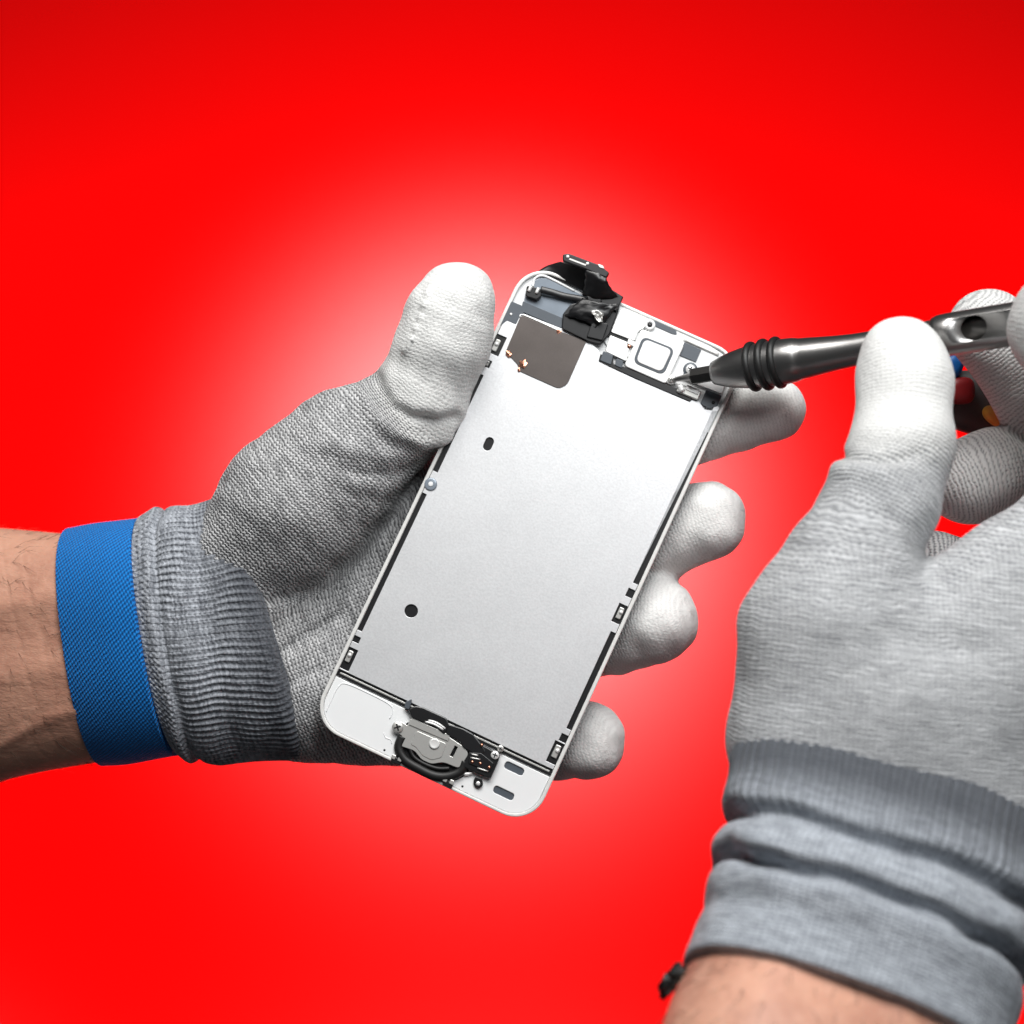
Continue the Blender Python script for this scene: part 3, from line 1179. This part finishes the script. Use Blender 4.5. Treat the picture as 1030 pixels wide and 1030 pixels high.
    lathe('washer_dimple', [(.6, .15), (.6, .24), (.45, .3), (.02, .3)], M['white'], ws, 16, (0, 0, 0))
    # spring clips in the notches
    for cx, cy, sz in ((496, 346, 1), (486, 363.5, .45), (351, 660, .95), (624, 617, .95), (563, 757.5, 1.05)):
        x, y = L(cx, cy, -.3)
        sx = 1 if x < 0 else -1
        x = sx * (-hw + 2.05)
        s = slab('spring_clip', round_poly([(x - .75 * sz, y - 1.5 * sz), (x + .55 * sz, y - 1.5 * sz), (x + .55 * sz, y + 1.5 * sz), (x - .75 * sz, y + 1.5 * sz)], .3), -.5, -.05, M['dullsteel'], bev=.15)
        lathe('clip_ball', [(.55 * sz, 0), (.5 * sz, .3), (.25 * sz, .5), (.02, .52)], M['bright'], s, 12, (x - .1 * sx, y + .3, -.1))

    # ---- upper left: corner gasket, film, foil patch
    z = -.2
    slab('corner_gasket', round_poly(PL([(514.5, 303), (525, 307.5), (527, 315.5), (523.5, 317), (519, 326.5), (510, 322.5), (503, 328)], z), .35), -1.0, -.02, M['slate'], bev=.08)
    x, y = L(514, 316)
    lathe('pin', [(.33, 0), (.33, .1), (.02, .12)], M['bright'], phone, 12, (x, y, -.05))
    slab('film_strip', round_poly(PL([(526, 303), (566, 320), (566, 331), (524, 313)], z), .25), -.9, -.06, M['slate'], bev=.06)
    slab('adhesive_film', round_poly(PL([(527, 303.5), (529, 292), (541, 279.5), (551, 280), (578, 293), (604, 305), (600, 322), (566, 326)], z), [.3, 1, 1.2, 1, .3, .3, .3, .3]), -1.0, -.30, M['film'], bev=.1)
    tube('raised_lip', [(x, y, -.35) for x, y in PL([(536, 288), (538, 280), (546, 277), (560, 283), (578, 292.5)])], .33, M['white'], phone, 8, 6)
    slab('upper_panel', round_poly(PL([(612, 301), (665, 325), (712, 346), (733, 360), (733, 380), (726, 396), (700, 386), (655, 370), (612, 350), (600, 330)], z), [.3, .3, 2, 6, 2, .3, .3, .3, .3, .3]), -1.0, -.42, M['white'], bev=.12)
    slab('foil_patch', round_poly(PL([(524, 317), (564, 333.5), (590, 343), (570.5, 387), (562, 391), (523, 373.5), (520, 366), (508.5, 354)], 0), [.9, .1, .1, 1.6, 1.2, .1, .1, .1]), -.12, .10, M['foil'], bev=.04)
    tube('foil_edge', [(x, y, .06) for x, y in PL([(523, 319), (525, 316.5), (540, 322.5), (563, 333)])], .16, M['bright'], phone, 6, 4)
    for cx, cy, sc in ((512, 356, .8), (526, 366, 1.0), (562, 333.5, .5), (522, 372, .45)):
        x, y = L(cx, cy)
        bm = bmesh.new()
        bmesh.ops.create_icosphere(bm, subdivisions=2, radius=.0009 * sc)
        for v in bm.verts:
            v.co.x *= random.uniform(.5, 1.5)
            v.co.y *= random.uniform(.7, 1.7)
            v.co.z *= .35 * random.uniform(.5, 1.4)
        me = bpy.data.meshes.new('copper_tear')
        bm.to_mesh(me)
        bm.free()
        o = link('copper_tear', me, M['copper'], phone)
        o.location = (x * .001, y * .001, .0001)
        o.rotation_euler = (0, 0, .5)

    # ---- proximity sensor and its strap
    x, y = L(537.5, 294)
    s = slab('sensor', round_poly(PL([(530, 288), (544, 291), (545, 299), (540, 303), (528.5, 299)], 0), .5), -.4, 1.1, M['black'], bev=.3)
    for k in (-1, 1):
        cx, cy = L(537 + 3.8 * k, 292.5 + 1.0 * k)
        tube('sensor_pin', [(cx, cy - .75, 1.15), (cx, cy + .75, 1.15)], .42, M['bright'], s, 8, 3)
    tube('sensor_ribbon', [(*L(544, 292), .9), (*L(556, 295), .8), (*L(568, 298.5), .6), (*L(585, 302), .9), (*L(600, 307), 1.0)], .85, M['gloss'], phone, 8, 6, flat=.3)

    # ---- earpiece module
    slab('speaker_base', round_poly(PL([(645, 331), (688.5, 346.5), (670, 386.5), (627.5, 368)], .3), 1.0), -.5, .55, M['bright'], bev=.22)
    slab('speaker_ring', round_poly(PL([(646.5, 338), (679, 351), (667.5, 377.5), (636.5, 364.5)], .6), 1.7, 7), .5, .72, M['slate'], bev=.08)
    slab('speaker_mesh', round_poly(PL([(648.5, 341), (676, 352), (665.5, 374.5), (639.5, 363.5)], .7), 1.4, 7), .6, .95, M['sponge'], bev=.18)
    slab('cover_plate', round_poly(PL([(624, 310.5), (651, 320.5), (648, 330), (642, 333.5), (638, 343), (614.5, 334)], .2), .4), -.45, .40, M['bright'], bev=.1)
    slab('cover_plate', round_poly(PL([(613.5, 337), (632, 344.5), (633, 350), (630, 363.5), (609, 353.5)], .2), .5), -.45, .28, M['bright'], bev=.1)
    slab('gap_strip', PL([(612, 332), (640, 343), (638, 349), (611, 338)], 0), -.9, -.1, M['black'], bev=0)
    s = slab('contact_tab', round_poly(PL([(632, 341), (640, 344.5), (638, 349), (630.5, 345.5)], .4), .3), -.1, .62, M['bright'], bev=.12)
    x, y = L(633, 348.5)
    lathe('copper_pad', [(.55, 0), (.5, .15), (.02, .18)], M['copper'], phone, 10, (x, y, .3))
    # black rail under the speaker
    slab('black_rail', round_poly(PL([(604, 356), (617, 361), (617, 366), (628, 369), (668, 385.5), (684, 392), (697, 401), (694, 404), (640, 381), (614, 369), (602, 363)], .1), .2), -.5, .16, M['black'], bev=.1)
    slab('clip_bump', round_poly(PL([(607, 353), (617, 357.5), (614.5, 367), (603.5, 362.5)], .3), .3), -.3, .42, M['slate'], bev=.12)
    slab('clip_bump', round_poly(PL([(620, 360.5), (627, 363), (625.5, 370.5), (618.5, 367.5)], .3), .3), -.3, .42, M['slate'], bev=.12)
    # screws and washers
    x, y = L(653.6, 327)
    b = lathe('screw_boss', [(1.35, -.6), (1.35, .25), (1.1, .45), (.7, .45), (.62, .2), (.02, .15)], M['white'], phone, 24, (x, y, 0))
    lathe('boss_hole', [(.62, .0), (.62, .22), (.02, .23)], M['black'], b, 16, (0, 0, 0))
    slab('slot_strip', round_poly(PL([(657, 322), (663, 323), (680, 331), (681, 336.5), (676, 335.5), (659, 328)], .1), .4), -.7, -.25, M['slate'], bev=.06)
    slab('foam_pad', round_poly(PL([(688.5, 344), (705.5, 351.5), (700, 364), (683, 357)], 0), .2), -.6, -.12, M['slate'], bev=.06)
    tube('rim_channel', [(x, y, -.3) for x, y in PL([(688, 341), (706, 349), (723, 356.5)])], .42, M['rim'], phone, 8, 4)
    x, y = L(694.5, 371.5)
    lathe('screw_ring', [(1.75, -.6), (1.75, -.2), (1.5, -.1), (.02, -.1)], M['slate'], phone, 24, (x, y, 0))
    slab('ring_tail', round_poly(PL([(690, 368), (686, 380), (693, 382), (698, 377)], 0), .3), -.6, -.2, M['slate'], bev=.05)
    screw(694.5, 371.5, .1, 1.15)
    x, y = L(675, 382)
    lathe('screw_boss', [(1.25, -.5), (1.25, .2), (1.05, .35), (.02, .35)], M['bright'], phone, 20, (x, y, 0))
    screw(675, 382, .25, .8, mat='dullsteel')
    # connector clip right of the screw
    c = slab('connector_clip', round_poly(PL([(683, 386), (706, 394), (702, 403), (680, 394)], .4), .4), -.45, .75, M['dullsteel'], bev=.3)
    tube('clip_roll', [(*L(684, 388), .8), (*L(686, 394.5), .8)], .75, M['bright'], c, 10, 3)
    slab('clip_plate', round_poly(PL([(691, 387), (704, 392), (701.5, 397), (689, 391.5)], .8), .25), .6, 1.0, M['bright'], bev=.1)
    slab('corner_gasket', round_poly(PL([(710.5, 391.5), (726, 398), (721.5, 408.5), (714, 411), (704.5, 406)], 0), .3), -.9, -.02, M['slate'], bev=.06)
    x, y = L(717.5, 405)
    lathe('pin_hole', [(.42, 0), (.42, .05), (.02, .05)], M['black'], phone, 12, (x, y, -.02))

    # ---- front camera flex folded up over the top edge
    fx = slab('camera_flex', round_poly(PL([(566, 316), (574, 306), (590, 303), (604, 300), (625, 299), (622, 313), (613.5, 336), (604, 347), (592, 344), (565, 331)], .5), .5), -.4, .75, M['gloss'], bev=.25)
    slab('flex_wing', PL([(606, 286), (612, 289), (627, 298.5), (625, 303), (620, 313), (611, 309), (598, 304)], 1.6), .6, 1.7, M['black'], fx, bev=.2)
    slab('flex_block', round_poly(PL([(596, 322), (612, 326), (606, 343), (590, 339)], 1.), .4), .6, 1.35, M['black'], fx, bev=.2)
    slab('flex_tab', PL([(590, 298), (603, 296), (606, 304), (592, 309)], 1.8), .7, 2.0, M['gloss'], fx, bev=.3)
    # crumpled folds of the flex: a strip rising off the panel to the connector bar
    def sheet(name, rows, mat, th=.25, sub=5, cr=.18):
        rows = [[np.array(p) for p in r] for r in rows]
        nr, nc = len(rows), len(rows[0])
        G = np.array(rows)
        tt = np.linspace(0, 1, (nr - 1) * sub + 1)
        G2 = np.stack([catmull(G[:, j], tt) for j in range(nc)], 1)
        G3 = np.stack([catmull(G2[i], np.linspace(0, 1, (nc - 1) * sub + 1)) for i in range(len(tt))], 0)
        G3 = G3 + rng.normal(size=G3.shape) * cr * .25
        a, b = G3.shape[:2]
        bm = bmesh.new()
        vv = [[bm.verts.new(Vector(G3[i, j]) * .001) for j in range(b)] for i in range(a)]
        for i in range(a - 1):
            for j in range(b - 1):
                bm.faces.new((vv[i][j], vv[i + 1][j], vv[i + 1][j + 1], vv[i][j + 1]))
        bmesh.ops.recalc_face_normals(bm, faces=bm.faces)
        bmesh.ops.solidify(bm, geom=bm.faces[:], thickness=.0001)
        me = bpy.data.meshes.new(name)
        bm.to_mesh(me)
        bm.free()
        smooth(me)
        return link(name, me, mat, fx)

    def R_(row, zs):
        return [(*L(x, y, zz), zz) for (x, y), zz in zip(row, zs)]
    sheet('fold', [R_([(585, 297), (600, 301), (625, 301)], [1.2, 2.0, 1.0]),
                   R_([(588, 285), (603, 290), (618, 294)], [3.2, 3.9, 3.0]),
                   R_([(589, 273), (601, 280), (611, 284)], [4.6, 5.0, 4.6]),
                   R_([(592, 268), (603, 272), (611, 276)], [4.4, 4.6, 4.3])], M['gloss'], cr=.4)
    sheet('fold', [R_([(568, 318), (585, 322), (600, 332)], [1.0, 1.7, 1.0]),
                   R_([(577, 307), (592, 313), (612, 318)], [1.6, 2.4, 1.6]),
                   R_([(586, 300), (602, 304), (623, 306)], [1.4, 2.2, 1.4])], M['gloss'], cr=.6)
    sheet('bent_ribbon', [R_([(541, 273), (564, 283), (588, 293)], [-.8, -.6, -.3]),
                          R_([(551, 267), (571, 274), (590, 282)], [-.9, .6, 1.2]),
                          R_([(564, 263), (578, 267), (592, 272)], [.8, 1.8, 2.4])], M['gloss'], cr=.05)
    bar = slab('connector_bar', round_poly(PL([(566, 256.5), (572, 255.5), (604, 267.5), (613, 275), (610, 280), (588, 271), (566, 263)], 4.2), .4), 3.6, 4.9, M['black'], bev=.25)
    for cx, cy in ((571, 258), (591, 265)):
        x, y = L(cx, cy, 5)
        lathe('bar_pin', [(.42, 0), (.42, .2), (.2, .35), (.02, .36)], M['bright'], bar, 10, (x, y, 4.8))
    slab('bar_edge', PL([(573, 259.5), (590, 266), (589, 267.5), (572, 261)], 5), 4.8, 5.0, M['dullsteel'], bev=.05)
    slab('bar_contact', round_poly(PL([(601, 265.5), (606.5, 267), (608, 270.5), (603, 269)], 5), .3), 4.7, 5.1, M['bright'], bev=.1)
    sheet('crumpled_tape', [R_([(594, 313), (600, 312), (607, 315)], [2.6, 3.0, 2.4]), R_([(597, 317), (602, 318), (606, 320)], [3.0, 2.4, 2.9]), R_([(600, 322), (603, 324), (606, 324)], [2.3, 2.9, 2.2])], M['dullsteel'], cr=.35)
    o = lathe('white_tab', [(.55, 0), (.5, .3), (.02, .35)], M['white'], phone, 10, (*L(619, 308.5, .5), .6))

    # ---- home button assembly
    z = .3
    slab('button_well', round_poly(PL([(409, 725), (462, 747), (480, 765), (466, 782), (447, 789), (420, 778), (404, 764), (400, 748)], 0), 1.2), -.5, -.38, M['black'], bev=0)
    ring = [(*L(a, b, .2), .15) for a, b in ((405, 741), (401, 752), (407, 764), (421, 773), (436, 780), (450, 781), (463, 776), (468, 766))]
    tube('rubber_ring', ring, 1.15, M['rubber'], phone, 10, 6, flat=.75)
    ring = [(*L(a, b, .2), .1) for a, b in ((412, 752), (416, 761), (426, 768), (440, 773), (452, 773))]
    tube('rubber_ring', ring, .55, M['rubber'], phone, 8, 6)
    br = slab('button_bracket', round_poly(PL([(413, 723), (431, 731), (449, 739.5), (468, 752), (471, 759), (462, 773), (446, 766.5), (434, 768.5), (424, 764), (417, 755), (403.5, 750.5), (404.5, 740), (396, 735.5), (397, 727.5), (404, 725.5), (409.5, 730)], .6), [.3, .3, .3, .6, .6, 1, 1, .8, .8, .8, .5, .3, 1.2, 1.2, 1.2, .3]), .3, .72, M['dullsteel'], bev=.1,
              holes=[PL([(457.5, 750), (460.5, 751.5), (455.5, 761.5), (452.5, 760)], .7)])
    slab('bracket_flange', PL([(414.5, 722), (453, 739.5), (450.5, 745.5), (411.5, 729)], .8), .70, .98, M['dullsteel'], br, bev=.1)
    slab('bracket_step', round_poly(PL([(419, 735), (449, 748), (444, 762), (434, 764.5), (425, 760), (418, 751), (413, 749)], .8), .6), .71, .86, M['dullsteel'], br, bev=.08)
    x, y = L(437, 748, .9)
    lathe('dome', [(1.3, 0), (1.28, .3), (1.05, .45), (.9, .40), (.02, .42)], M['bright'], br, 24, (x, y, .8))
    screw(400, 731.5, .7, 1.35, br, 'dullsteel')
    # flex cable along the lower edge
    slab('flex_cable', round_poly(PL([(411, 713), (418, 710), (426, 711.5), (449, 722), (452, 730), (447, 739), (440, 733), (414, 722)], .9), .5), .2, 1.25, M['gloss'], bev=.25)
    slab('flex_cable', round_poly(PL([(450, 728), (466, 733), (476, 738.5), (486, 751), (489, 757), (480, 760), (466, 752), (463, 746), (448, 738)], 1.), .5), .2, 1.1, M['gloss'], bev=.2)
    slab('flex_hook', round_poly(PL([(408, 706), (414, 703), (413.5, 708), (411.5, 714), (406.5, 712)], .9), .3), -.3, 1.1, M['slate'], bev=.2)
    for a, b in (((428, 726), (446, 734)), ((431, 724.5), (448, 733))):
        tube('wire', [(*L(*a, .9), 1.05), (*L((a[0] + b[0]) / 2, (a[1] + b[1]) / 2 - 1.5, .9), 1.35), (*L(*b, .9), 1.05)], .3, M['bright'], phone, 6, 4)
    ch = slab('connector_block', round_poly(PL([(474, 752), (485, 749), (503, 759), (501, 766), (493.5, 783), (487, 781), (478, 777), (464.5, 771)], .8), .5), -.4, 1.0, M['black'], bev=.25)
    slab('connector_frame', round_poly(PL([(472, 757), (484, 757.5), (497, 768), (493, 776.5), (471, 768)], 1.2), .4), .9, 1.25, M['gloss'], ch, bev=.12)
    for cx, cy in ((475, 766.5), (483, 768), (492, 772), (484.5, 749.5)):
        x, y = L(cx, cy, 1.3)
        lathe('copper_contact', [(.4, -.1), (.36, .2), (.02, .22)], M['copper'], ch, 10, (x, y, 1.2))
    for a, b in (((473, 762), (483, 764)), ((480, 772.5), (491, 776)), ((474, 758.5), (481, 760))):
        tube('solder_line', [(*L(*a, 1.3), 1.22), (*L(*b, 1.3), 1.22)], .2, M['dullsteel'], ch, 6, 3)
    screw(498, 759.5, .9, 1.0, ch)
    screw(503.5, 753, .2, .8, mat='dullsteel')
    x, y = L(481, 788)
    lg = slab('lug', round_poly(PL([(478, 781), (485, 783), (486, 790), (482, 793), (477, 791), (476, 786)], 0), .8), -.5, .25, M['black'], bev=.15)
    lathe('lug_hole', [(.55, .2), (.5, .32), (.02, .33)], M['bright'], lg, 12, (x, y, 0))
    tube('button_edge', [(*L(462, 775), -.2), (*L(468, 778.5), -.1), (*L(475, 777.5), -.2)], .45, M['bright'], phone, 8, 5)
    for cx, cy in ((399, 764), (451, 787)):
        s = slab('foot_clip', round_poly(PL([(cx - 5, cy - 4), (cx + 5, cy), (cx + 3.5, cy + 6), (cx - 6, cy + 2)], .4), .3), -.5, .5, M['black'], bev=.15)
        for k in (-1, 1):
            x, y = L(cx + 3.2 * k, cy + 1.2 * k - 1.5, .8)
            slab('clip_leaf', round_poly([(x - .5, y - .55), (x + .5, y - .55), (x + .5, y + .55), (x - .5, y + .55)], .2), .35, .8, M['dullsteel'], s, bev=.15)
    for cx, cy in ((386.5, 754.5), (465, 791)):
        x, y = L(cx, cy)
        lathe('pin_hole', [(.28, 0), (.28, .04), (.02, .04)], M['black'], phone, 10, (x, y, -.46))


build_phone()

# ------------------------------------------------------------------ screwdriver
def build_driver():
    tip = world_of(*L(676.5, 382, .6), .6)
    end = P(1012, 327, 38)
    d = Vector(end - tip).normalized()
    dr = thing('screwdriver', 'dark steel precision screwdriver with three black rubber rings on its nose', 'screwdriver', tip)
    q = (BL(end) - BL(tip)).to_track_quat('Z', 'Y')
    dr.rotation_mode = 'QUATERNION'
    dr.rotation_quaternion = q
    Ltot = float(np.linalg.norm(end - tip))
    k = Ltot / (1012 - 676.5)

    def s(px):
        return (px - 676.5) * k
    lathe('bit_tip', [(.25, 0), (.5, .5), (.62, 1.2), (.75, s(686)), (1.15, s(696)), (1.5, s(699))], M['gun'], dr, 16)
    lathe('hex_bit', [(1.6, s(697)), (2.05, s(698.5)), (2.1, s(721)), (2.1, s(730))], M['bit'], dr, 6, flat=True)
    body = [(2.3, s(720)), (2.75, s(721)), (3.05, s(724)), (3.7, s(732)), (4.35, s(742)), (4.85, s(753)), (5.2, s(765)), (5.35, s(780)), (5.35, s(797)), (5.2, s(806)), (4.95, s(811)), (4.82, s(812)), (4.75, s(818)), (4.4, s(832)), (4.0, s(850)), (3.75, s(868)), (3.7, s(930)), (3.9, s(940)), (3.9, s(944))]
    lathe('barrel', body, M['gun'], dr, 64)
    for px in (763, 776, 789):
        bm = bmesh.new()
        n, m = 40, 12
        R0 = 5.05 + .2 * (px > 770)
        g = []
        for i in range(n):
            a = 2 * math.pi * i / n
            g.append([bm.verts.new(((R0 + .98 * math.cos(b)) * math.cos(a) * .001, (R0 + .98 * math.cos(b)) * math.sin(a) * .001, (s(px) + .98 * math.sin(b)) * .001)) for b in [2 * math.pi * j / m for j in range(m)]])
        for i in range(n):
            for j in range(m):
                bm.faces.new((g[i][j], g[(i + 1) % n][j], g[(i + 1) % n][(j + 1) % m], g[i][(j + 1) % m]))
        me = bpy.data.meshes.new('rubber_ring')
        bm.to_mesh(me)
        bm.free()
        smooth(me)
        link('rubber_ring', me, M['rubber'], dr)
    # swivel end cap with a cross hole
    cap = lathe('end_cap', [(3.9, s(943.5)), (4.35, s(945)), (4.75, s(950)), (4.85, s(958)), (4.85, s(1070)), (4.5, s(1074)), (2, s(1075))], M['gun'], dr, 64)
    bm = bmesh.new()
    bmesh.ops.create_cone(bm, segments=32, radius1=.0028, radius2=.0028, depth=.02, cap_ends=True)
    me = bpy.data.meshes.new('cut')
    bm.to_mesh(me)
    bm.free()
    cut = bpy.data.objects.new('cut', me)
    COL.objects.link(cut)
    bpy.context.view_layer.update()
    # hole points toward the camera side
    hp = dr.matrix_world @ Vector((0, 0, s(982) * .001))
    vd = (Vector((0, -.45, .06)) - hp).normalized()
    cut.location = hp
    cut.rotation_euler = vd.to_track_quat('Z', 'Y').to_euler()
    bpy.context.view_layer.update()
    md = cap.modifiers.new('hole', 'BOOLEAN')
    md.operation = 'DIFFERENCE'
    md.solver = 'EXACT'
    md.object = cut
    dg = bpy.context.evaluated_depsgraph_get()
    new = bpy.data.meshes.new_from_object(cap.evaluated_get(dg))
    cap.modifiers.clear()
    cap.data = new
    bpy.data.objects.remove(cut)
    bore = lathe('bore', [(3.3, s(946)), (3.3, s(1068))], M['bit'], dr, 24)
    md = None
    bore.hide_render = False
    return dr


build_driver()


# ------------------------------------------------------------------ small holder glimpsed between thumb and fingers
def build_holder():
    o = P(985, 400, -4)
    h = thing('bit_holder', 'small dark holder with blue, red and amber spots, glimpsed between thumb and middle finger', 'tool holder', o)

    def blob(name, c, rad, mat, rotz=0., pw=3.):
        bm = bmesh.new()
        bmesh.ops.create_uvsphere(bm, u_segments=28, v_segments=18, radius=1)
        for v in bm.verts:
            n = (abs(v.co.x) ** pw + abs(v.co.y) ** pw + abs(v.co.z) ** pw) ** (1 / pw)
            v.co = Vector((v.co.x / n * rad[0], v.co.y / n * rad[1], v.co.z / n * rad[2])) * .001
        bmesh.ops.rotate(bm, verts=bm.verts, cent=(0, 0, 0), matrix=Matrix.Rotation(rotz, 3, 'Y'))
        me = bpy.data.meshes.new(name)
        bm.to_mesh(me)
        bm.free()
        smooth(me)
        q = link(name, me, mat, h)
        q.location = BL(np.array(c) - o)
        return q
    blob('case', P(990, 408, -6), (12.5, 5, 7.6), M['case'], .25)
    blob('red_cap', P(966, 393, 0), (3.3, 3, 3.3), M['red'])
    blob('blue_cap', P(958, 368, 0), (2.4, 3, 3.0), M['blue'], .4)
    blob('amber_cap', P(1001, 419, 1), (3.4, 3, 2.0), M['amber'], .65, 2.2)


build_holder()
